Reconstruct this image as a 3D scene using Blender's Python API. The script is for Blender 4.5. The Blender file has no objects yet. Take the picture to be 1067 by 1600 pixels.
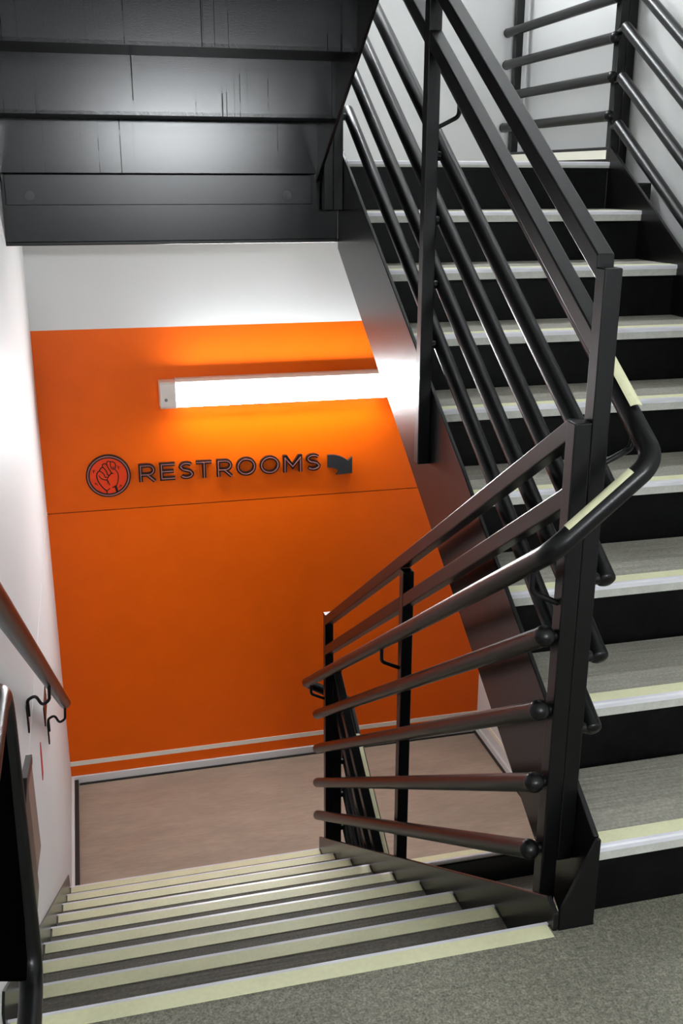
import bpy, bmesh, math, random
from mathutils import Vector, Matrix
random.seed(7)
sc = bpy.context.scene
COL = sc.collection

# ------------------------------------------------------------------ camera
cam_d = bpy.data.cameras.new('camera')
cam = bpy.data.objects.new('camera', cam_d); COL.objects.link(cam)
cam_d.sensor_fit = 'VERTICAL'; cam_d.sensor_height = 36.0
cam_d.lens = 1586.07 / 1600.0 * 36.0
cam_d.clip_start = 0.01
_R = Vector((0.96975913, -0.24405002, 0.00260986))
_U = Vector((0.07406408, 0.30445705, 0.94964226))
_F = Vector((0.2325548, 0.92073096, -0.31332534))
cam.matrix_world = Matrix(((_R.x, _U.x, -_F.x, 0.0), (_R.y, _U.y, -_F.y, 0.0), (_R.z, _U.z, -_F.z, 1.54247), (0, 0, 0, 1)))
sc.camera = cam

# ------------------------------------------------------------------ world, exposure
w = bpy.data.worlds.new('world'); sc.world = w; w.use_nodes = True
w.node_tree.nodes['Background'].inputs['Color'].default_value = (0.8, 0.85, 0.9, 1)
w.node_tree.nodes['Background'].inputs['Strength'].default_value = 0.05
sc.view_settings.view_transform = 'Standard'
sc.view_settings.look = 'None'
sc.view_settings.gamma = 1.0
sc.view_settings.exposure = 0.0
try:
    sc.view_settings.use_curve_mapping = False
except Exception:
    pass
LAMP_WALL = 112.0      # tube light on the orange wall
LAMP_BACK = 200.0      # tube light behind the viewer
LAMP_TOP = 270.0       # tube light one landing up

# ------------------------------------------------------------------ measured frame
r = 0.178            # riser
T = 0.28023          # tread run
S = r / T
YU = 1.654           # first rising nosing
YD = 1.6577          # landing edge of the falling flight
XL, XR = -0.2465, 2.098
YF = 5.0
STOREY = 18 * r

def nz_up(y): return r + (y - YU) * S
def nz_dn(y): return -(y - YD) * S

# ------------------------------------------------------------------ materials
def sl(c):
    c = c / 255.0
    return c / 12.92 if c <= 0.04045 else ((c + 0.055) / 1.055) ** 2.4

def mat(name, rgb, rough=0.5, metal=0.0, spec=0.5, bump=None, var=None, coat=0.0):
    """bump=(scale, strength, dist, stretch) noise relief; var=(scale, amount, stretch) colour mottling"""
    m = bpy.data.materials.new(name); m.use_nodes = True
    nt = m.node_tree; b = nt.nodes['Principled BSDF']
    col = tuple(sl(v) for v in rgb) + (1,)
    b.inputs['Base Color'].default_value = col
    b.inputs['Roughness'].default_value = rough
    b.inputs['Metallic'].default_value = metal
    b.inputs['Specular IOR Level'].default_value = spec
    b.inputs['Coat Weight'].default_value = coat
    tc = nt.nodes.new('ShaderNodeTexCoord')
    def noise(scale, stretch, detail=4):
        mp = nt.nodes.new('ShaderNodeMapping'); mp.inputs['Scale'].default_value = stretch
        geo = nt.nodes.new('ShaderNodeNewGeometry')
        nt.links.new(geo.outputs['Position'], mp.inputs['Vector'])
        n = nt.nodes.new('ShaderNodeTexNoise'); n.inputs['Scale'].default_value = scale
        n.inputs['Detail'].default_value = detail
        nt.links.new(mp.outputs['Vector'], n.inputs['Vector'])
        return n
    if var:
        prev = None
        for (scale, amt, stretch) in var:
            n = noise(scale, stretch)
            rp = nt.nodes.new('ShaderNodeMapRange')
            rp.inputs['From Min'].default_value = 0.3; rp.inputs['From Max'].default_value = 0.7
            rp.inputs['To Min'].default_value = 1 - amt; rp.inputs['To Max'].default_value = 1 + amt
            nt.links.new(n.outputs['Fac'], rp.inputs['Value'])
            mx = nt.nodes.new('ShaderNodeVectorMath'); mx.operation = 'SCALE'
            if prev is None: mx.inputs[0].default_value = col[:3]
            else: nt.links.new(prev.outputs['Vector'], mx.inputs[0])
            nt.links.new(rp.outputs['Result'], mx.inputs['Scale'])
            prev = mx
        nt.links.new(prev.outputs['Vector'], b.inputs['Base Color'])
    if bump:
        scale, st, dist, stretch = bump
        n = noise(scale, stretch)
        bp = nt.nodes.new('ShaderNodeBump'); bp.inputs['Strength'].default_value = st
        bp.inputs['Distance'].default_value = dist
        nt.links.new(n.outputs['Fac'], bp.inputs['Height'])
        nt.links.new(bp.outputs['Normal'], b.inputs['Normal'])
    return m

I3 = (1, 1, 1)
M = {}
M['black'] = mat('black_gloss_paint', (10, 10, 11), 0.31, spec=0.32, bump=(260, 0.10, 0.002, I3), var=[(7, .12, I3)])
M['black_stringer'] = mat('black_stringer_paint', (13, 12, 13), 0.26, spec=0.42, bump=(300, 0.06, 0.002, I3))
M['black_riser'] = mat('black_riser_paint', (8, 8, 9), 0.40, spec=0.14, bump=(60, 0.06, 0.002, I3), var=[(14, .5, I3), (45, .5, I3)])
M['white'] = mat('white_wall_paint', (226, 226, 226), 0.55, spec=0.3, bump=(180, 0.05, 0.002, I3), var=[(1.4, .02, I3)])
M['orange'] = mat('orange_wall_paint', (246, 101, 0), 0.42, spec=0.25, bump=(150, 0.06, 0.002, I3), var=[(1.5, .05, I3), (9, .02, I3)])
M['groove'] = mat('joint_shadow_paint', (120, 45, 8), 0.8)
M['floor'] = mat('grey_concrete', (124, 122, 108), 0.6, bump=(140, 0.12, 0.003, I3), var=[(2.2, .14, I3), (210, .5, I3), (75, .3, I3), (14, .08, I3)])
M['floor_low'] = mat('bounce_tinted_concrete', (170, 153, 136), 0.62, bump=(120, 0.10, 0.003, I3), var=[(1.6, .10, I3), (60, .08, (0.25, 1.6, 1)), (9, .08, (0.4, 1.6, 1))])  # grey concrete turned brownish: bounce from the orange wall put into the colour
M['tread'] = mat('ribbed_tread_concrete', (146, 143, 132), 0.75, bump=(90, 0.35, 0.004, (0.06, 1.6, 1)), var=[(85, .16, (0.05, 1.5, 1)), (160, .22, I3), (5, .10, I3)])
M['tread_dark'] = mat('dark_tread_concrete', (98, 93, 84), 0.75, bump=(90, 0.35, 0.004, (0.06, 1.6, 1)), var=[(85, .16, (0.05, 1.5, 1)), (160, .26, I3), (5, .12, I3)])  # same tread concrete with a darker base colour, for the falling flights
M['nosing_paint'] = mat('pale_grey_nosing', (186, 186, 178), 0.6, var=[(30, .08, I3), (150, .07, I3)])
M['nosing_metal'] = mat('worn_nosing_metal', (224, 224, 230), 0.34, metal=0.1, var=[(40, .12, (0.2, 1, 1))])
M['glow'] = mat('pale_glow_tape', (223, 222, 182), 0.5, var=[(12, .05, I3), (90, .04, I3)])
M['strip'] = mat('cream_wall_strip', (244, 240, 226), 0.5)
M['seal'] = mat('dark_joint_seal', (40, 36, 34), 0.7)
M['lamp_case'] = mat('white_lamp_plastic', (232, 222, 214), 0.4)
M['screw'] = mat('steel_screw', (150, 150, 150), 0.35, metal=0.9)
M['letter'] = mat('black_letter_acrylic', (22, 13, 14), 0.35)
M['inline'] = mat('mauve_inline', (165, 104, 98), 0.4)
M['emblem'] = mat('red_orange_disc', (247, 66, 0), 0.4)
M['arrow'] = mat('charcoal_arrow', (38, 38, 40), 0.45)
M['red'] = mat('red_sticker', (190, 20, 30), 0.5)
M['bolt'] = mat('grey_bolt_paint', (34, 34, 36), 0.25)
M['matte'] = mat('matte_black_panel', (4, 4, 5), 0.8, spec=0.0)
M['back'] = mat('grey_back_wall', (118, 118, 120), 0.6)
M['plate'] = mat('brushed_latch_plate', (150, 128, 116), 0.42, metal=0.5)
M['ceiling'] = mat('white_ceiling_paint', (215, 215, 213), 0.7)

# black underside: same paint with darker drip runs
def drip_mat():
    m = mat('black_paint_with_drips', (15, 15, 17), 0.19, spec=0.45, bump=(380, 0.07, 0.002, I3))
    nt = m.node_tree; b = nt.nodes['Principled BSDF']
    geo = nt.nodes.new('ShaderNodeNewGeometry')
    mp = nt.nodes.new('ShaderNodeMapping'); mp.inputs['Scale'].default_value = (1, 0.2, 0.002)
    nt.links.new(geo.outputs['Position'], mp.inputs['Vector'])
    n = nt.nodes.new('ShaderNodeTexNoise'); n.inputs['Scale'].default_value = 120; n.inputs['Detail'].default_value = 1
    nt.links.new(mp.outputs['Vector'], n.inputs['Vector'])
    rp = nt.nodes.new('ShaderNodeMapRange'); rp.inputs['From Min'].default_value = 0.67; rp.inputs['From Max'].default_value = 0.73
    nt.links.new(n.outputs['Fac'], rp.inputs['Value'])
    mx = nt.nodes.new('ShaderNodeMix'); mx.data_type = 'FLOAT'
    mx.inputs[2].default_value = 0.42; mx.inputs[3].default_value = 0.06
    n2 = nt.nodes.new('ShaderNodeTexNoise'); n2.inputs['Scale'].default_value = 6; n2.inputs['Detail'].default_value = 2
    nt.links.new(geo.outputs['Position'], n2.inputs['Vector'])
    rp2 = nt.nodes.new('ShaderNodeMapRange'); rp2.inputs['From Min'].default_value = 0.38; rp2.inputs['From Max'].default_value = 0.56
    nt.links.new(n2.outputs['Fac'], rp2.inputs['Value'])
    ml = nt.nodes.new('ShaderNodeMath'); ml.operation = 'MULTIPLY'
    nt.links.new(rp.outputs['Result'], ml.inputs[0]); nt.links.new(rp2.outputs['Result'], ml.inputs[1])
    nt.links.new(ml.outputs[0], mx.inputs[0])
    nt.links.new(mx.outputs[0], b.inputs['Specular IOR Level'])
    return m
M['drips'] = drip_mat()
M['under'] = mat('black_paint_underside', (15, 15, 17), 0.24, spec=0.4, bump=(380, 0.07, 0.002, I3))

def emis(name, strength, rgb=(0.93, 0.975, 1.0)):
    m = bpy.data.materials.new(name); m.use_nodes = True
    b = m.node_tree.nodes['Principled BSDF']
    b.inputs['Base Color'].default_value = (0.9, 0.9, 0.9, 1)
    b.inputs['Emission Color'].default_value = rgb + (1,)
    b.inputs['Emission Strength'].default_value = strength
    return m
M['lit_wall'] = emis('lit_diffuser', LAMP_WALL)
M['lit_back'] = emis('lit_diffuser_back', LAMP_BACK)
M['lit_top'] = emis('lit_diffuser_top', LAMP_TOP)

# ------------------------------------------------------------------ mesh collector
class MB:
    def __init__(s): s.v = []; s.f = []; s.sm = []; s.mi = []
    def add(s, vs, fs, smooth=False, mi=0):
        n = len(s.v); s.v += [tuple(p) for p in vs]
        s.f += [tuple(i + n for i in f) for f in fs]; s.sm += [smooth] * len(fs); s.mi += [mi] * len(fs)
        return s
    def box(s, x0, x1, y0, y1, z0, z1, mi=0):
        x0, x1 = sorted((x0, x1)); y0, y1 = sorted((y0, y1)); z0, z1 = sorted((z0, z1))
        v = [(x0, y0, z0), (x1, y0, z0), (x1, y1, z0), (x0, y1, z0), (x0, y0, z1), (x1, y0, z1), (x1, y1, z1), (x0, y1, z1)]
        return s.add(v, [(0, 3, 2, 1), (4, 5, 6, 7), (0, 1, 5, 4), (1, 2, 6, 5), (2, 3, 7, 6), (3, 0, 4, 7)], mi=mi)
    def prism(s, poly, a0, a1, axis='x'):
        """poly of 2D points extruded along axis: x -> (y,z), y -> (x,z), z -> (x,y)"""
        def P(p, a):
            return {'x': (a, p[0], p[1]), 'y': (p[0], a, p[1]), 'z': (p[0], p[1], a)}[axis]
        n = len(poly)
        v = [P(p, a0) for p in poly] + [P(p, a1) for p in poly]
        f = [tuple(range(n)), tuple(range(2 * n - 1, n - 1, -1))]
        f += [(i, i + n, (i + 1) % n + n, (i + 1) % n) for i in range(n)]
        return s.add(v, f)
    def tube(s, path, rad, seg=20, cap=True, dome=0.0):
        path = [Vector(p) for p in path]
        n = len(path); tang = []
        for i in range(n):
            a = path[max(i - 1, 0)]; b = path[min(i + 1, n - 1)]
            tang.append((b - a).normalized())
        t = tang[0]; ref = Vector((0, 0, 1)) if abs(t.z) < 0.9 else Vector((1, 0, 0))
        nrm = (ref - t * ref.dot(t)).normalized()
        rings = []
        def ring(c, nrm, t, rr):
            bn = t.cross(nrm)
            return [c + nrm * (rr * math.cos(2 * math.pi * k / seg)) + bn * (rr * math.sin(2 * math.pi * k / seg)) for k in range(seg)]
        frames = []
        for i in range(n):
            if i: nrm = (nrm - tang[i] * nrm.dot(tang[i])).normalized()
            frames.append((path[i], nrm.copy(), tang[i]))
        if dome > 0:
            c, nn, tt = frames[0]
            for k in range(3): 
                a = math.pi / 2 * (k + 0.35) / 3.0
                rings.append(ring(c - tt * (dome * math.cos(a)), nn, tt, rad * math.sin(a)))
        for fr in frames: rings.append(ring(*fr, rad))
        if dome > 0:
            c, nn, tt = frames[-1]
            for k in range(2, -1, -1):
                a = math.pi / 2 * (k + 0.35) / 3.0
                rings.append(ring(c + tt * (dome * math.cos(a)), nn, tt, rad * math.sin(a)))
        v = [p for rg in rings for p in rg]; f = []
        for i in range(len(rings) - 1):
            for k in range(seg):
                k2 = (k + 1) % seg
                f.append((i * seg + k, i * seg + k2, (i + 1) * seg + k2, (i + 1) * seg + k))
        s.add(v, f, True)
        if cap:
            m = len(rings) - 1
            s.add(rings[0], [tuple(range(seg - 1, -1, -1))], dome > 0)
            s.add(rings[m], [tuple(range(seg))], dome > 0)
        return s
    def ball(s, c, rad, seg=20, rows=12):
        c = Vector(c); v = [c + Vector((0, 0, rad))]
        for i in range(1, rows):
            th = math.pi * i / rows
            for k in range(seg):
                ph = 2 * math.pi * k / seg
                v.append(c + Vector((rad * math.sin(th) * math.cos(ph), rad * math.sin(th) * math.sin(ph), rad * math.cos(th))))
        v.append(c - Vector((0, 0, rad))); L = len(v) - 1; f = []
        for k in range(seg): f.append((0, 1 + k, 1 + (k + 1) % seg))
        for i in range(rows - 2):
            for k in range(seg):
                a = 1 + i * seg + k; b = 1 + i * seg + (k + 1) % seg
                f.append((a, a + seg, b + seg, b))
        for k in range(seg): f.append((L, 1 + (rows - 2) * seg + (k + 1) % seg, 1 + (rows - 2) * seg + k))
        return s.add(v, f, True)
    def arc_strip(s, path, r0, r1, half, n=6):
        """strip of tape on the top of a tube along a path"""
        path = [Vector(p) for p in path]; secs = []
        for i, p in enumerate(path):
            t = (path[min(i + 1, len(path) - 1)] - path[max(i - 1, 0)]).normalized()
            up = Vector((0, 0, 1)); up = (up - t * up.dot(t)).normalized(); sd = t.cross(up)
            o = [p + up * (r1 * math.cos(a)) + sd * (r1 * math.sin(a)) for a in [half * (2 * k / n - 1) for k in range(n + 1)]]
            q = [p + up * (r0 * math.cos(a)) + sd * (r0 * math.sin(a)) for a in [half * (1 - 2 * k / n) for k in range(n + 1)]]
            secs.append(o + q)
        m = len(secs[0]); v = [p for q in secs for p in q]; f = []
        for i in range(len(secs) - 1):
            for k in range(m):
                k2 = (k + 1) % m
                f.append((i * m + k, i * m + k2, (i + 1) * m + k2, (i + 1) * m + k))
        f.append(tuple(range(m - 1, -1, -1))); f.append(tuple(range((len(secs) - 1) * m, len(secs) * m)))
        return s.add(v, f)
    def ribbon(s, pts, wid, y0, y1, closed=False, taper=False):
        """flat stroke of given width in the X-Z plane, extruded from y0 to y1"""
        pts = [Vector((p[0], p[1])) for p in pts]; n = len(pts); Lf = []; Rt = []
        for i in range(n):
            if closed: a, b = pts[(i - 1) % n], pts[(i + 1) % n]
            else: a, b = pts[max(i - 1, 0)], pts[min(i + 1, n - 1)]
            d1 = (pts[i] - a).normalized() if (pts[i] - a).length > 1e-9 else (b - pts[i]).normalized()
            d2 = (b - pts[i]).normalized() if (b - pts[i]).length > 1e-9 else d1
            n1 = Vector((-d1.y, d1.x)); n2 = Vector((-d2.y, d2.x)); mv = (n1 + n2)
            if mv.length < 1e-6: mv = n1
            mv.normalize(); k = 1.0 / max(0.35, mv.dot(n1))
            hw = wid / 2 * (1 if not taper else max(0.25, math.sin(math.pi * (i + 0.6) / (n + 0.2))))
            Lf.append(pts[i] + mv * hw * k); Rt.append(pts[i] - mv * hw * k)
        v = []
        for i in range(n):
            v += [(Lf[i].x, y0, Lf[i].y), (Rt[i].x, y0, Rt[i].y), (Rt[i].x, y1, Rt[i].y), (Lf[i].x, y1, Lf[i].y)]
        f = []
        for i in range(n if closed else n - 1):
            a = 4 * i; b = 4 * ((i + 1) % n)
            for k in range(4):
                k2 = (k + 1) % 4; f.append((a + k, b + k, b + k2, a + k2))
        if not closed: f += [(0, 1, 2, 3), (4 * n - 1, 4 * n - 2, 4 * n - 3, 4 * n - 4)]
        return s.add(v, f)
    def mesh(s, name, mats, off=(0, 0, 0)):
        me = bpy.data.meshes.new(name)
        me.from_pydata([(x - off[0], y - off[1], z - off[2]) for x, y, z in s.v], [], s.f)
        for p, sm, mi in zip(me.polygons, s.sm, s.mi): p.use_smooth = sm; p.material_index = mi
        for m_ in (mats if isinstance(mats, list) else [mats]): me.materials.append(m_)
        bm = bmesh.new(); bm.from_mesh(me); bmesh.ops.recalc_face_normals(bm, faces=bm.faces); bm.to_mesh(me); bm.free()
        me.update()
        return me

WL = {}
def put(name, me, parent=None, loc=(0, 0, 0), bevel=0):
    """link a mesh whose local origin sits at world position loc"""
    o = bpy.data.objects.new(name, me); COL.objects.link(o)
    base = WL[parent.name] if parent else (0, 0, 0)
    if parent: o.parent = parent
    o.location = tuple(a - b for a, b in zip(loc, base)); WL[o.name] = tuple(loc)
    if bevel:
        b = o.modifiers.new('edge', 'BEVEL'); b.width = bevel; b.segments = 2; b.limit_method = 'ANGLE'; b.angle_limit = math.radians(40)
        b.harden_normals = False
    return o
def part(name, mb, m, parent, loc=None, bevel=0):
    loc = loc or (WL[parent.name] if parent else (0, 0, 0))
    return put(name, mb.mesh(name, m, loc), parent, loc, bevel)
def thing(name, label, cat, loc=(0, 0, 0), group=None):
    o = bpy.data.objects.new(name, None); COL.objects.link(o); o.location = loc; WL[o.name] = tuple(loc)
    o.empty_display_size = 0.05
    return tag(o, label, cat, group)
def tag(o, label, cat, group=None):
    o['label'] = label; o['category'] = cat
    if group: o['group'] = group
    return o
def struct(name, mb, m, parent=None, bevel=0):
    o = part(name, mb, m, parent, None, bevel); o['kind'] = 'structure'
    return o

def fillet(pts, rad, n=8):
    pts = [Vector(p) for p in pts]; out = [pts[0]]
    for i in range(1, len(pts) - 1):
        a, b, c = pts[i - 1], pts[i], pts[i + 1]
        u = (a - b); v = (c - b); L = min(u.length, v.length); u.normalize(); v.normalize()
        ang = u.angle(v); d = min(rad / math.tan(ang / 2), L * 0.49)
        p0 = b + u * d; p1 = b + v * d
        for k in range(n + 1):
            t = k / n; out.append(p0 * (1 - t) ** 2 + b * 2 * t * (1 - t) + p1 * t * t)
    out.append(pts[-1]); return out

# ================================================================== SETTING
ZB, ZT = -3.30, 4.80
# left wall: two boards with a horizontal joint at mid height
wl = struct('wall_left', MB().box(XL - .1, XL, -1.85, 5.1, -0.048, ZT), M['white'])
struct('wall_panel', MB().box(XL - .1, XL, -1.85, 5.1, ZB, -0.053), M['white'], wl)
struct('joint_backing', MB().box(XL - .1, XL - .004, -1.85, 5.1, -0.053, -0.048), M['white'], wl)
struct('trim_6', MB().box(XL, XL + .0016, 1.9, YF, -0.058, -0.044), M['white'])
# far wall
wf = struct('wall_far', MB().box(XL - .1, 2.34, YF, YF + .1, 0.8525, ZT), M['white'])
struct('wall_panel', MB().box(XL, XR, YF, YF + .1, -0.051, 0.8525), M['orange'], wf)
struct('wall_panel', MB().box(XL, XR, YF, YF + .1, -1.62, -0.056), M['orange'], wf)
struct('joint_backing', MB().box(XL, XR, YF + .006, YF + .1, -0.056, -0.051), M['groove'], wf)
struct('wall_panel', MB().box(XR, 2.34, YF, YF + .1, ZB, 0.8525), M['white'], wf)
struct('wall_panel', MB().box(XL, XR, YF, YF + .1, ZB, -1.62), M['white'], wf)
# right wall: thicker below the rising flight
wr = struct('wall_right', MB().box(2.182, 2.34, -1.85, 5.1, -0.32, ZT), M['white'])
struct('wall_panel', MB().box(XR, 2.34, 1.70, YF, ZB, -0.32), M['white'], wr)
struct('wall_back', MB().box(XL - .1, 2.34, -1.85, -1.75, ZB, ZT), M['back'])
# floors
fl = struct('floor', MB().prism([(XL, -1.75), (2.182, -1.75), (2.182, 1.669), (.981, 1.669), (.981, 1.6265), (.896, 1.6265), (.896, 1.643), (XL, 1.643)], -0.13, 0.0, 'z'), M['floor'])
f2 = struct('floor', MB().box(XL, XR, 3.913, YF, -1.75, -9 * r), M['floor_low'])
f3 = struct('floor', MB().box(XL, XR - .014, 3.918, YF, 9 * r - .12, 9 * r), M['floor'])
f4 = struct('floor', MB().box(XL, 2.24, -1.75, YF, ZB - .1, -18 * r), M['floor_low'])
struct('ceiling', MB().box(XL, 2.182, -1.75, 1.64, 3.05, 18 * r), M['ceiling'])
struct('ceiling', MB().box(XL - .1, 2.34, -1.85, 5.1, ZT, ZT + .1), M['ceiling'])
# base trims of the lower landing
zl = -9 * r
struct('baseboard_far', MB().box(XL, XR, YF - .014, YF, zl, zl + .048), M['white'], bevel=.003)
struct('trim_1', MB().box(XL, XR, YF - .004, YF, -1.492, -1.466), M['strip'])
struct('trim_2', MB().box(XL + .04, XR - .014, YF - .024, YF - .014, zl, zl + .008), M['seal'])
struct('baseboard_left', MB().box(XL, XL + .016, 3.92, YF - .014, zl, zl + .048), M['white'], bevel=.003)
struct('trim_3', MB().box(XL + .016, XL + .036, 3.93, YF - .014, zl, zl + .03), M['seal'])
struct('baseboard_right', MB().box(XR - .012, XR, 3.92, YF - .014, zl, zl + .048), M['white'], bevel=.003)
struct('trim_4', MB().box(XR - .022, XR - .012, 3.93, YF - .014, zl, zl + .012), M['seal'])
struct('trim_5', MB().box(XR - .004, XR, 3.0, YF - .004, -1.492, -1.466), M['strip'])

# ================================================================== STAIR FLIGHTS
def build_step_meshes(W, s):
    """one step in local coordinates: x from 0 to W, nosing edge at y=0, z=0; the tread runs back along s"""
    d = {}
    d['tread'] = MB().box(0, W, .012 * s, (T + .006) * s, -.036, 0).mesh('tread', M['tread'] if s > 0 else M['tread_dark'])
    d['nosing'] = MB().box(0, W, 0.0, .012 * s, -.036, -.013).mesh('nosing', M['nosing_paint'])
    prof = [(-.003 * s, -.013), (-.003 * s, -.003), (0, 0.0008), (.008 * s, 0.0012), (.008 * s, -.002), (.003 * s, -.013)]
    d['nosing_trim'] = MB().prism(prof, 0, W).mesh('nosing_trim', M['nosing_metal'])
    d['glow_tape'] = MB().box(.004, W - .004, .0085 * s, .046 * s, 0, .0015).mesh('glow_tape', M['glow'])
    d['landing_nosing'] = MB().box(0, W, 0.0, .012 * s, -.022, -.013).mesh('landing_nosing', M['nosing_paint'])
    return d

def flight(name, label, cat, x0, x1, s, y0, z0, count, top_nosing=True, under='black_riser', loc=None, tape_from=0, stringers=True, slopes=None, group=None):
    """s=+1: the flight rises away from the viewer, y0/z0 = first nosing. s=-1: it falls away, y0/z0 = landing edge."""
    root = thing(name, label, cat, loc or (x0, y0, z0), group)
    W = x1 - x0
    dm = build_step_meshes(W, s)
    riser_h = r - .036
    rz = MB().box(0, W, .016 * s, .022 * s, -r - .0475, -.036).mesh('riser', M[under])
    edge = MB().box(0, W, .002 * s, .012 * s, -.036, -.022).mesh('edge_strip', M[under])
    pan = MB().box(0, W, .016 * s, (T + .022) * s, -.047, -.0365).mesh('tread_pan', M['black'])
    for i in range(count + 1):
        if s > 0: p = (x0, y0 + i * T, z0 + i * r); is_land = (i == count)
        else: p = (x0, y0 + i * T, z0 - i * r); is_land = (i == 0)
        if not is_land:
            t = put('tread', dm['tread'], root, p)
            put('nosing', dm['nosing'], t, p); put('nosing_trim', dm['nosing_trim'], t, p); put('glow_tape', dm['glow_tape'], t, p)
            put('tread_pan', pan, root, p)
        else:
            t = put('landing_nosing', dm['landing_nosing'], root, p)
            put('edge_strip', edge, root, p)
            put('nosing_trim', dm['nosing_trim'], t, p); put('glow_tape', dm['glow_tape'], t, p)
        put('riser', rz, root, p)
    return root

# rising flight on the right
X1, X2 = 0.980, 2.084
up = flight('staircase', 'black steel stair flight rising away at right, with pale grey step edges', 'staircase', X1, X2, 1, YU, r, 8)
def stringer_up(x0, x1, top=.072, bot=-.325, dz=0.0, ylo=1.640, yhi=3.905, zfloor=0.0):
    a = ylo; b = yhi
    poly = [(a, zfloor), (a, nz_up(a) + top - .024), (2.5, nz_up(2.5) + top), (3.896, nz_up(3.896) + .055), (b, 9 * r + .06), (b, 9 * r - .296)]
    yb = ylo + .0
    # bottom edge runs parallel to the nosings and is cut level at the floor
    yfl = YU + (zfloor - .13 - r - bot) / S
    poly += [(b - .002, nz_up(b - .002) + bot), (yfl, zfloor - .13), (a, zfloor - .13)]
    return MB().prism([(p[0], p[1] + dz) for p in poly], x0, x1)
part('stringer', stringer_up(.968, X1), M['black_stringer'], up, bevel=.002)
part('stringer', stringer_up(X2, 2.096), M['black_stringer'], up, bevel=.002)
part('wall_bracket', MB().box(2.096, 2.165, 3.70, 3.765, 1.42, 1.524), M['black'], up, bevel=.002)
part('closure_plate', MB().prism([(.897, -.02), (.979, -.02), (.979, .215), (.970, .215), (.905, .062), (.897, .045)], 1.628, 1.638, 'y'), M['black'], up, bevel=.0015)

# falling flight on the left
XA, XB = -0.2407, 0.8832
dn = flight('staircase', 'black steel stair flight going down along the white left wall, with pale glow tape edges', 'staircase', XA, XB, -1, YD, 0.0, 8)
def stringer_dn(x0, x1, dz=0.0, top=.062, bot=-.255):
    y0 = 1.628; y1 = 3.905
    poly = [(y0, -.02), (y0, .044), (1.668, .060), (y1, nz_dn(y1) + top), (y1, nz_dn(y1) - .05), (y1 + .0, -9 * r - .14), (3.90, nz_dn(3.90) + bot)]
    poly += [(YD - (-.13 - bot) / S * 0 + .02, nz_dn(YD + .02) + bot), (y0, -.22)]
    return MB().prism([(p[0], p[1] + dz) for p in poly], x0, x1)
part('stringer', stringer_dn(XB, .895), M['black_stringer'], dn, bevel=.002)
part('stringer', stringer_dn(XL + .0005, XA), M['black_stringer'], dn)

# returning flight overhead (we see its underside)
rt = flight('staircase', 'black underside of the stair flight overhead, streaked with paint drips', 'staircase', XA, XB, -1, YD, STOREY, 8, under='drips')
part('stringer', stringer_dn(XB, .895, STOREY), M['black_stringer'], rt, bevel=.002)
part('stringer', stringer_dn(XL + .0005, XA, STOREY), M['black_stringer'], rt)
cl = part('cleat', MB().box(-.232, .862, 3.884, 3.902, 1.446, 1.549), M['under'], rt, bevel=.0015)
part('lip', MB().box(-.236, .868, 3.858, 3.902, 1.5505, 1.5545), M['matte'], cl)  # matte black lip, the shadow of the gap above the cleat put into its colour
for bx in (-.150, .768):
    b = MB().tube([(bx, 3.885, 1.4785), (bx, 3.880, 1.4785)], .0165, 20).tube([(bx, 3.880, 1.4785), (bx, 3.868, 1.4785)], .0105, 6).tube([(bx, 3.868, 1.4785), (bx, 3.860, 1.4785)], .006, 10)
    part('bolt', b, M['bolt'], cl)

# flight below the lower landing
lo = flight('staircase', 'black steel stair flight below the lower landing, half hidden under the rising flight', 'staircase', X1, X2, 1, YU, r - STOREY, 8)
part('stringer', stringer_up(.968, X1, dz=-STOREY), M['black_stringer'], lo, bevel=.002)
part('stringer', stringer_up(X2, 2.096, dz=-STOREY), M['black_stringer'], lo, bevel=.002)

# landing edge beams
bm_ = thing('landing_beam', 'black steel edge beam of the landing overhead, above the orange wall', 'beam', (.36, 3.91, 1.31))
part('web', MB().box(XL, .9675, 3.9025, 3.917, 1.306, 9 * r), M['under'], bm_)
part('bottom_flange', MB().box(XL, .9675, 3.897, 3.960, 1.306, 1.320), M['black'], bm_, bevel=.003)
bl_ = thing('landing_beam', 'black steel edge beam under the lower landing, behind the last steps', 'beam', (.9, 3.905, zl - .3))
part('web', MB().box(XL, XR, 3.906, 3.913, zl - .30, zl - .001), M['under'], bl_)

# ================================================================== GUARD RAILS
PIPE = (.185, .355, .530, .700)
RV = .0455            # vertical size of a sloping bar
def bar(f, y0, y1, top, x0, x1, rising):
    return MB().prism([(y0, f(y0) + top - RV), (y1, f(y1) + top - RV), (y1, f(y1) + top), (y0, f(y0) + top)], x0, x1)
def pipe(root, P0, P1, post_xy, xpost, rad=.021, ball0=True, ball1=True):
    """round pipe with domed ends, held off the posts by short pins"""
    P0, P1 = Vector(P0), Vector(P1)
    o = part('pipe', MB().tube([P0, P1], rad, 24, dome=0.0), M['black'], root, tuple(P0))
    for q, b, d in ((P0, ball0, -1), (P1, ball1, 1)):
        if b: part('end_cap', MB().ball(q, rad * 1.07), M['black'], o, tuple(q))
        else:
            t = (P1 - P0).normalized() * d
            part('end_cap', MB().tube([q, q + t * .004], rad, 24, dome=.010), M['black'], o, tuple(q))
    for yp in post_xy:
        if xpost > 2.12 and yp > 3.7:
            part('pin', MB().tube([P1, (2.105, 3.936, P1.z)], .0125, 12), M['black'], o, tuple(P1)); continue
        tt = (yp - P0.y) / (P1.y - P0.y); c = P0.lerp(P1, tt)
        part('pin', MB().tube([(c.x, c.y, c.z), (xpost, c.y, c.z)], .0125, 12), M['black'], o, tuple(c))
    return o

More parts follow.
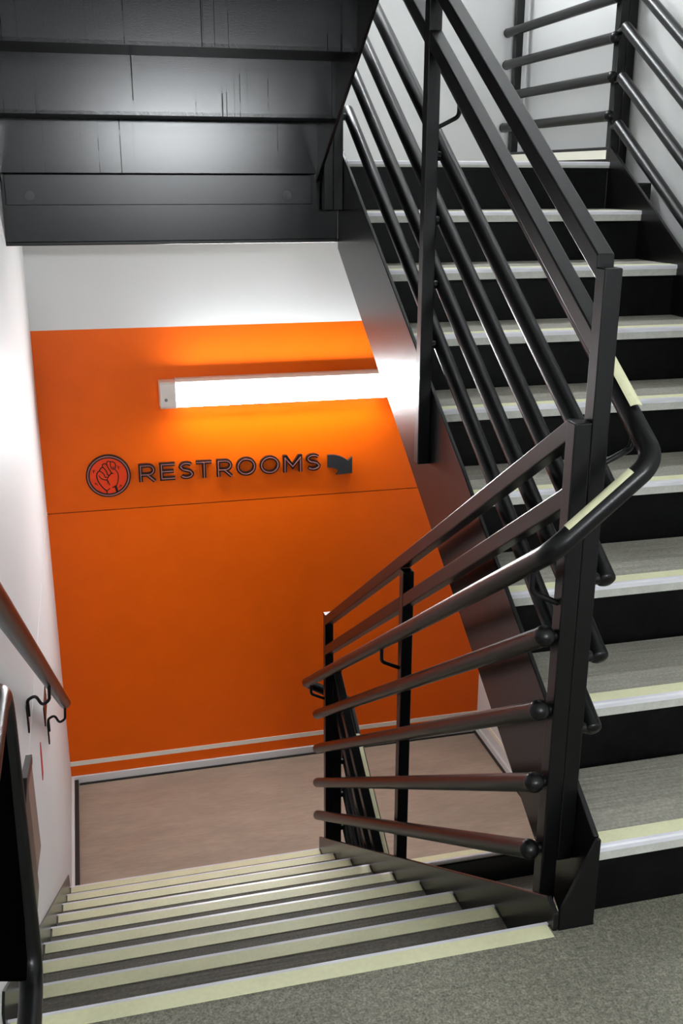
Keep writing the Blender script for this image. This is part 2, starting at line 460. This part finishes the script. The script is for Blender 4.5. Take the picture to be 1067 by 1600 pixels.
def guard_up(label, dz, xl, xr, side, near_z=.10, group=None, yf=(3.820, 3.858)):
    """guard of a rising flight: posts between xl and xr, pipes on the given side"""
    f = lambda y: nz_up(y) + dz
    g = thing('stair_guard', label, 'railing', ((xl + xr) / 2, 1.743, dz + near_z), group)
    yn, ym = (1.724, 1.762), (2.768, 2.806); yq = sum(yf) / 2
    part('post', MB().box(xl, xr, yn[0], yn[1], dz + near_z, f(yn[0]) + 1.163), M['black'], g, bevel=.003)
    part('post', MB().box(xl, xr, ym[0], ym[1], f(ym[0]) - .155, f(ym[0]) + 1.115), M['black'], g, bevel=.003)
    part('post', MB().box(xl, xr, yf[0], yf[1], dz + 9 * r - .177, f(yf[1]) + 1.163), M['black'], g, bevel=.003)
    part('top_rail', bar(f, yn[1] - .004, yf[0] + .004, 1.163, xl + .0005, xr - .0005, True), M['black'], g, bevel=.003)
    part('mid_rail', bar(f, yn[1] - .004, ym[0], 1.024, xl + .0005, xr - .0005, True), M['black'], g, bevel=.003)
    part('mid_rail', bar(f, ym[1], yf[0] + .004, 1.024, xl + .0005, xr - .0005, True), M['black'], g, bevel=.003)
    px = xr + .0295 if side > 0 else 2.066
    xp = xr if side > 0 else xl
    for k, h in enumerate(PIPE):
        a = 1.742; b = 3.872 if side > 0 else 3.815
        pipe(g, (px, a, f(a) + h), (px, b, f(b) + h), (1.743, 2.787, min(yq, b - .012)), xp, ball1=False, ball0=False)
    return g
def guard_dn(label, dz, xl, xr):
    f = lambda y: nz_dn(y) + dz
    g = thing('stair_guard', label, 'railing', ((xl + xr) / 2, 1.743, dz - .17))
    yn, ym, yf = (1.724, 1.762), (2.768, 2.806), (3.820, 3.858)
    part('post', MB().box(xl, xr, yn[0], yn[1], dz - .177, f(yn[1]) + 1.163), M['black'], g, bevel=.003)
    part('post', MB().box(xl, xr, ym[0], ym[1], f(ym[1]) - .155, f(ym[1]) + 1.118), M['black'], g, bevel=.003)
    part('post', MB().box(xl, xr, yf[0], yf[1], dz - 9 * r - .177, f(yf[0]) + 1.163), M['black'], g, bevel=.003)
    part('top_rail', bar(f, yn[1] - .004, yf[0] + .004, 1.163, xl + .0005, xr - .0005, False), M['black'], g, bevel=.003)
    part('mid_rail', bar(f, yn[1] - .004, ym[0], 1.024, xl + .0005, xr - .0005, False), M['black'], g, bevel=.003)
    part('mid_rail', bar(f, ym[1], yf[0] + .004, 1.024, xl + .0005, xr - .0005, False), M['black'], g, bevel=.003)
    px = xl - .0295
    for h in PIPE:
        a = 1.732; b = 3.846
        pipe(g, (px, a, f(a) + h), (px, b, f(b) + h), (1.743, 2.787, 3.839), xl, ball1=False)
    return g
GX0, GX1, GX2 = .895, .9315, .968
guard_up('black steel guard rail climbing along the rising flight, rectangular bars above round pipes', 0.0, GX1, GX2, 1)
guard_dn('black steel guard rail going down beside the left flight, with ball-ended pipes', 0.0, GX0, GX1)
guard_dn('black guard rail of the flight overhead, seen beside the overhead stair underside', STOREY, GX0, GX1)
guard_up('black guard rail one storey down, seen behind the far posts above the lower landing', -STOREY, GX1, GX2, 1)
guard_up('black guard rail at the right edge, its pipes sloping down along the right wall', 0.0, 2.136, 2.174, -1, yf=(3.930, 3.968))

# guard along the open right edge of the upper landing
zu = 9 * r
lg = thing('landing_guard', 'grey-lit black guard rail of the upper landing, four level pipes at top right', 'railing', (2.117, 3.95, zu))
part('post', MB().box(2.098, 2.1355, 3.930, 3.968, zu - .25, zu + 1.16), M['black'], lg, bevel=.003)
part('post', MB().box(2.098, 2.1355, 4.935, 4.973, zu - .25, zu + 1.16), M['black'], lg, bevel=.003)
part('top_rail', MB().box(2.0985, 2.135, 3.968, 4.935, zu + 1.118, zu + 1.16), M['black'], lg, bevel=.003)
part('mid_rail', MB().box(2.0985, 2.135, 3.968, 4.935, zu + .98, zu + 1.022), M['black'], lg, bevel=.003)
for h in (.172, .314, .455, .596):
    pipe(lg, (2.0685, 3.902, zu + h), (2.0685, 4.965, zu + h), (3.949, 4.954), 2.098, rad=.0205)
tp = part('toe_plate', MB().box(2.084, 2.096, 3.907, 4.995, zu - .2, zu + .058), M['black'], lg, bevel=.002)
part('glow_strip', MB().box(2.0825, 2.084, 3.93, 4.99, zu + .012, zu + .046), M['strip'], tp)

# ================================================================== HANDRAILS
HR = .868; HRR = .0212
xa, xb = .836, 1.030
fa = lambda y: nz_dn(y) + HR
fb = lambda y: nz_up(y) + HR
pathA = [(xa, 3.905, fa(3.905)), (xa, 1.668, fa(1.668) - .0), (xb, 1.655, fb(1.655) - .012), (xb, 3.88, fb(3.88))]
full = fillet(pathA, .055, 10)
hr = thing('handrail', 'round black handrail looping around the twin posts, pale tape along its bend', 'handrail', (.93, 1.66, 0.9))
hr_t = part('rail', MB().tube(full, HRR, 24), M['black'], hr)
P1, P2 = Vector((xa, 1.668, fa(1.668))), Vector((xb, 1.655, fb(1.655) - .012))
part('glow_tape', MB().arc_strip([P1.lerp(P2, .20), P1.lerp(P2, .82)], HRR - .001, HRR + .0012, .62), M['glow'], hr_t)
Q1, Q2 = Vector((xb, 1.72, fb(1.72) - .006)), Vector((xb, 3.85, fb(3.85)))
part('glow_tape', MB().arc_strip([(xb, 1.75, fb(1.75)), (xb, 3.8, fb(3.8))], HRR - .001, HRR + .0012, .62), M['glow'], hr_t)
# lower loop, turning behind the far posts onto the flight below
fbl = lambda y: nz_up(y) + HR - STOREY
zj = fa(3.905)
lowp = fillet([(xa, 3.905, zj), (xa, 3.94, zj - .022), (xb, 3.94, fbl(3.94) + .01), (xb, 3.90, fbl(3.90)), (xb, 1.75, fbl(1.75))], .035, 8)
lw = part('lower_rail', MB().tube(lowp, HRR, 20), M['black'], hr)
part('glow_tape', MB().arc_strip([(xb, 3.80, fbl(3.80)), (xb, 1.8, fbl(1.8))], HRR - .001, HRR + .0012, .62), M['glow'], lw)
def rail_bracket(x_post, x_rail, y, z_rail, parent):
    p = [(x_post, y, z_rail - .095), (x_rail, y, z_rail - .066), (x_rail, y, z_rail - .012)]
    b = MB().tube(fillet(p, .02, 6), .0062, 10)
    part('bracket', b, M['black'], parent)
for y in (1.743, 2.787, 3.839):
    rail_bracket(GX0, xa, y, fa(y), hr)
for y in (1.743, 2.787, 3.839):
    rail_bracket(GX2, xb, y, fb(y), hr)
rail_bracket(GX2, xb, 3.839, fbl(3.839), hr); rail_bracket(GX2, xb, 2.787, fbl(2.787), hr)

# wall handrail on the left
xw = -0.176
wh = thing('wall_handrail', 'round dark handrail sloping down the white left wall on curved brackets', 'handrail', (XL, 2.7, .2))
wr_t = part('rail', MB().tube(fillet([(xw, 1.25, fa(1.5)), (xw, 1.5, fa(1.5)), (xw, 3.60, fa(3.60))], .05, 6), .0212, 24, dome=.012), M['black'], wh)
for y in (1.42, 2.78, 3.56):
    z = fa(max(y, 1.5))
    rod = fillet([(XL + .006, y, z - .115), (XL + .006, y, z - .062), (XL + .030, y, z - .050), (XL + .046, y, z - .085), (xw - .003, y, z - .070), (xw, y, z - .016)], .016, 6)
    bk = part('bracket', MB().tube(rod, .0048, 10), M['black'], wh)
    part('wall_plate', MB().box(XL, XL + .005, y - .012, y + .012, z - .165, z - .078), M['black'], bk, bevel=.0015)
part('end_plate', MB().box(XL, XL + .004, 3.44, 3.62, fa(3.53) - .045, fa(3.53) + .03), M['black'], wh)

# ================================================================== SAFETY GATE at the left, folded back to the wall
gx = -.165
gt = thing('safety_gate', 'black tubular gate with a dark panel, folded to the left wall by the top step', 'gate', (gx, 1.1, 0.0))
loop = fillet([(gx, .70, .285), (gx, 1.472, .268), (gx, 1.466, .815), (gx, .70, .815)], .075, 10)
part('frame', MB().tube(loop, .0192, 20), M['black'], gt)
part('panel', MB().prism([(1.345, .360), (1.385, .362), (1.41, .42), (1.453, .70), (1.450, .80), (.86, .80)], gx - .006, gx + .004), M['matte'], gt, bevel=.002)
part('hinge_post', MB().box(XL, gx + .02, .66, .70, 0.0, .86), M['black'], gt, bevel=.003)
lp = part('latch_plate', MB().prism([(1.668, .300), (1.668, .498), (1.812, .462), (1.824, .262)], gx - .004, gx + .004), M['plate'], gt)
part('plate_rim', MB().prism([(1.478, .315), (1.478, .40), (1.478, .50), (1.668, .520), (1.668, .285), (1.60, .288)], gx - .007, gx + .007), M['black'], lp, bevel=.002)
part('plate_edge', MB().prism([(1.668, .498), (1.668, .516), (1.815, .478), (1.812, .462)], gx - .006, gx + .006), M['black'], lp)

# ================================================================== LIGHT FITTINGS
def wall_lamp(name, label, x0, x1, yw, s, z0, z1, lit, deep=.095, cap=.078):
    """s=+1: mounted on a wall behind it at +y"""
    t = thing(name, label, 'light fixture', ((x0 + x1) / 2, yw, z0))
    y0 = yw - s * deep; yb = yw
    def prof(a0, a1, d0, d1, ch=.012):
        return [(yw - s * d0, a0), (yw - s * (d1 - ch), a0), (yw - s * d1, a0 + ch), (yw - s * d1, a1 - ch), (yw - s * (d1 - ch), a1), (yw - s * d0, a1)]
    H = [(0, z0 + .001), (deep * .68, z0 + .001), (deep * .66, z1 - .014), (deep * .66, z1 - .006), (deep * .45, z1 + .006), (0, z1 + .006)]
    part('housing', MB().prism([(yw - s * d, z) for d, z in H], x0 + cap, x1 - cap), M['lamp_case'], t, bevel=.002)
    part('diffuser', MB().prism(prof(z0 + .001, z1 - .0145, deep * .69, deep, .026), x0 + cap, x1 - cap), lit, t)
    for a, b in ((x0, x0 + cap), (x1 - cap, x1)):
        c = part('end_cap', MB().prism(prof(z0 - .001, z1, 0, deep + .002), a, b), M['lamp_case'], t, bevel=.004)
        xm = (a + b) / 2 - .012; zm = z0 + .045; yy = yw - s * (deep + .002)
        part('screw', MB().tube([(xm, yy, zm), (xm, yy - s * .003, zm)], .008, 16), M['screw'], c)
    return t
wall_lamp('wall_light', 'lit white tube light mounted across the orange wall', .333, 1.560, YF, 1, .468, .598, M['lit_wall'])
wall_lamp('wall_light', 'tube light on the white wall behind the viewer, outside the picture', .25, 1.47, -1.75, -1, 1.82, 1.95, M['lit_back'])
wall_lamp('wall_light', 'tube light on the far white wall above the upper landing, outside the picture', .333, 1.560, YF, 1, .468 + STOREY, .590 + STOREY, M['lit_top'])

# ================================================================== WALL SIGN
YS0, YS1 = YF - .020, YF - .0005
YI0 = YS0 - .0015
Z0, Z1 = .0865, .1785
def arc(cx, cz, rx, rz, a0, a1, n=18):
    return [(cx + rx * math.cos(math.radians(a0 + (a1 - a0) * i / n)), cz + rz * math.sin(math.radians(a0 + (a1 - a0) * i / n))) for i in range(n + 1)]
SW = .0185
def strokes(ch, a, b):
    h = SW / 2; z0 = Z0; z1 = Z1; l = a + h; rr = b - h; lo_, hi = z0 + h, z1 - h; zm = (lo_ + hi) / 2; zq = z0 + .50 * (z1 - z0)
    if ch == 'R':
        rb = (hi - (z0 + .036)) / 2; bx = rr - rb - .004; zb = z0 + .036
        return [([(l, z0), (l, hi), (bx, hi)] + arc(bx, hi - rb, rb + .004, rb, 88, -88) + [(bx, zb), (l, zb)], False), ([(bx - .006, zb), (rr + .004, z0)], False)]
    if ch == 'E':
        return [([(b, hi), (l, hi), (l, lo_), (b, lo_)], False), ([(l, zm), (b - .006, zm)], False)]
    if ch == 'T':
        return [([(a, hi), (b, hi)], False), ([((a + b) / 2, hi), ((a + b) / 2, z0)], False)]
    if ch == 'O':
        cx = (a + b) / 2; return [(arc(cx, (z0 + z1) / 2, (b - a) / 2 - h, (z1 - z0) / 2 - h + .003, 0, 360, 40)[:-1], True)]
    if ch == 'M':
        return [([(l, z0), (l, z1 - .014), ((a + b) / 2, z0 + .030), (rr, z1 - .014), (rr, z0)], False)]
    if ch == 'S':
        cx = (a + b) / 2; rx = (b - a) / 2 - h; q = (hi - lo_) / 4
        p = arc(cx, hi - q, rx, q, 35, 180, 14) + [(cx - rx * .62, zm + q * .28)] + [(cx + rx * .62, zm - q * .28)] + arc(cx, lo_ + q, rx, q, 0, -145, 14)
        return [(p, False)]
sg = thing('restroom_lettering', 'black raised inline letters spelling RESTROOMS on the orange wall', 'sign', (.68, YF, .0865))
for ch, a, b in (('R', .212, .295), ('E', .316, .392), ('S', .411, .487), ('T', .499, .578), ('R', .602, .683), ('O', .702, .806), ('O', .824, .929), ('M', .947, 1.047), ('S', 1.068, 1.146)):
    ob = MB(); inn = MB()
    for k, (p, cl_) in enumerate(strokes(ch, a, b)):
        ob.ribbon(p, SW, YS0 + .0004 * k, YS1, cl_); inn.ribbon(p, SW * .23, YI0 - .0003 * k, YS0 + .001, cl_)
    if ch == 'M':
        c = (a + b) / 2; ob = MB().prism([(a, Z0), (a, Z1), (a + .020, Z1), (c, Z0 + .046), (b - .020, Z1), (b, Z1), (b, Z0), (b - SW, Z0), (b - SW, Z1 - .034), (c, Z0 + .012), (a + SW, Z1 - .034), (a + SW, Z0)], YS0, YS1, 'y')
    l_ = part('letter', ob, M['letter'], sg, ((a + b) / 2, YF, Z0))
    part('inline_stroke', inn, M['inline'], l_, ((a + b) / 2, YF, Z0))
# arrow
def bez(p0, p1, p2, n=8): return [tuple((1 - t) ** 2 * a + 2 * t * (1 - t) * b + t * t * c for a, b, c in zip(p0, p1, p2)) for t in [i / n for i in range(n + 1)]]
ap = bez((1.184, .165), (1.25, .168), (1.294, .127)) + [(1.315, .148), (1.315, .060), (1.230, .056)] + [(1.244, .072)] + bez((1.244, .072), (1.226, .098), (1.184, .098))[1:]
tag(part('arrow_sign', MB().prism(ap, YS0, YS1, 'y'), M['arrow'], None, (1.25, YF, .056)), 'dark curved arrow pointing down right, at the end of the wall lettering', 'sign')
# round emblem with a raised knocking fist
ecx, ecz, er = .0635, .1275, .109
em = thing('fist_emblem', 'round red-orange emblem of a raised fist beside the wall lettering', 'sign', (ecx, YF, ecz - er))
part('disc', MB().prism(arc(ecx, ecz, er - .004, er - .004, 0, 360, 48)[:-1], YF - .012, YS1, 'y'), M['emblem'], em)
rg = part('ring', MB().ribbon(arc(ecx, ecz, er - .009, er - .009, 0, 360, 56)[:-1], .018, YF - .016, YF - .002, True), M['letter'], em)
part('inline_stroke', MB().ribbon(arc(ecx, ecz, er - .009, er - .009, 0, 360, 56)[:-1], .0055, YF - .0175, YF - .015, True), M['inline'], rg)
def E_(x, y): return (ecx + (x - 535) / 470 * er, ecz + (520 - y - .06 * (x - 535)) / 440 * er)
fist = MB()
def line(pts, wpx, taper=False):
    fist.ribbon([E_(*p) for p in pts], wpx / 470 * er, YF - .0145, YF - .011, False, taper)
def sm(pts, n=5):
    out = []
    P = [pts[0]] + list(pts) + [pts[-1]]
    for i in range(1, len(P) - 2):
        for k in range(n):
            t = k / n
            out.append(tuple(0.5 * ((2 * P[i][j]) + (-P[i - 1][j] + P[i + 1][j]) * t + (2 * P[i - 1][j] - 5 * P[i][j] + 4 * P[i + 1][j] - P[i + 2][j]) * t * t + (-P[i - 1][j] + 3 * P[i][j] - 3 * P[i + 1][j] + P[i + 2][j]) * t ** 3) for j in (0, 1)))
    out.append(pts[-1]); return out
line(sm([(480, 900), (478, 840), (430, 795), (355, 705), (302, 600), (290, 500), (320, 440), (350, 415), (385, 360), (425, 335)]), 22)
line(sm([(425, 335), (425, 285), (470, 265), (515, 280), (520, 235), (560, 212), (595, 225)]), 18)
line(sm([(595, 225), (590, 280), (600, 340), (625, 375), (670, 375), (700, 330), (690, 260), (650, 225), (595, 225)]), 18)
line(sm([(515, 280), (545, 360), (580, 420), (600, 465)]), 18)
line(sm([(425, 335), (470, 380), (505, 440), (520, 495), (550, 510), (600, 465), (640, 470)]), 18)
line(sm([(352, 415), (410, 450), (450, 500), (465, 555)]), 16)
line(sm([(335, 510), (370, 560), (410, 590), (450, 600), (490, 600), (530, 545), (560, 500), (600, 465)]), 17)
line(sm([(465, 555), (490, 545), (520, 545)]), 14)
line(sm([(490, 600), (520, 625), (535, 670), (550, 712)]), 18)
line(sm([(500, 610), (508, 650), (502, 685)]), 9)
line(sm([(680, 385), (720, 430), (742, 500), (738, 580), (715, 670), (690, 715), (600, 765)]), 17)
line(sm([(550, 780), (520, 800), (480, 830), (440, 800)]), 18)
line([(668, 730), (685, 790), (700, 880)], 48)
line(sm([(630, 330), (640, 350), (665, 345), (675, 320)]), 10)
for q in (((215, 405), (238, 440)), ((240, 395), (232, 465)), ((262, 395), (255, 430)), ((735, 300), (755, 340)), ((790, 320), (752, 345)), ((752, 345), (760, 380)),
          ((240, 660), (262, 700)), ((262, 672), (300, 715)), ((735, 760), (762, 735)), ((762, 720), (790, 710)), ((790, 712), (780, 750))):
    line(q, 10)
part('fist_drawing', fist, M['letter'], em)

# small red sticker on the left wall
tag(part('sticker', MB().prism([(3.09, -.372), (3.12, -.29), (3.15, -.262), (3.16, -.30), (3.14, -.372)], XL, XL + .0025), M['red'], None, (XL, 3.12, -.37)), 'small red sticker on the white left wall below the sloping handrail', 'sticker')
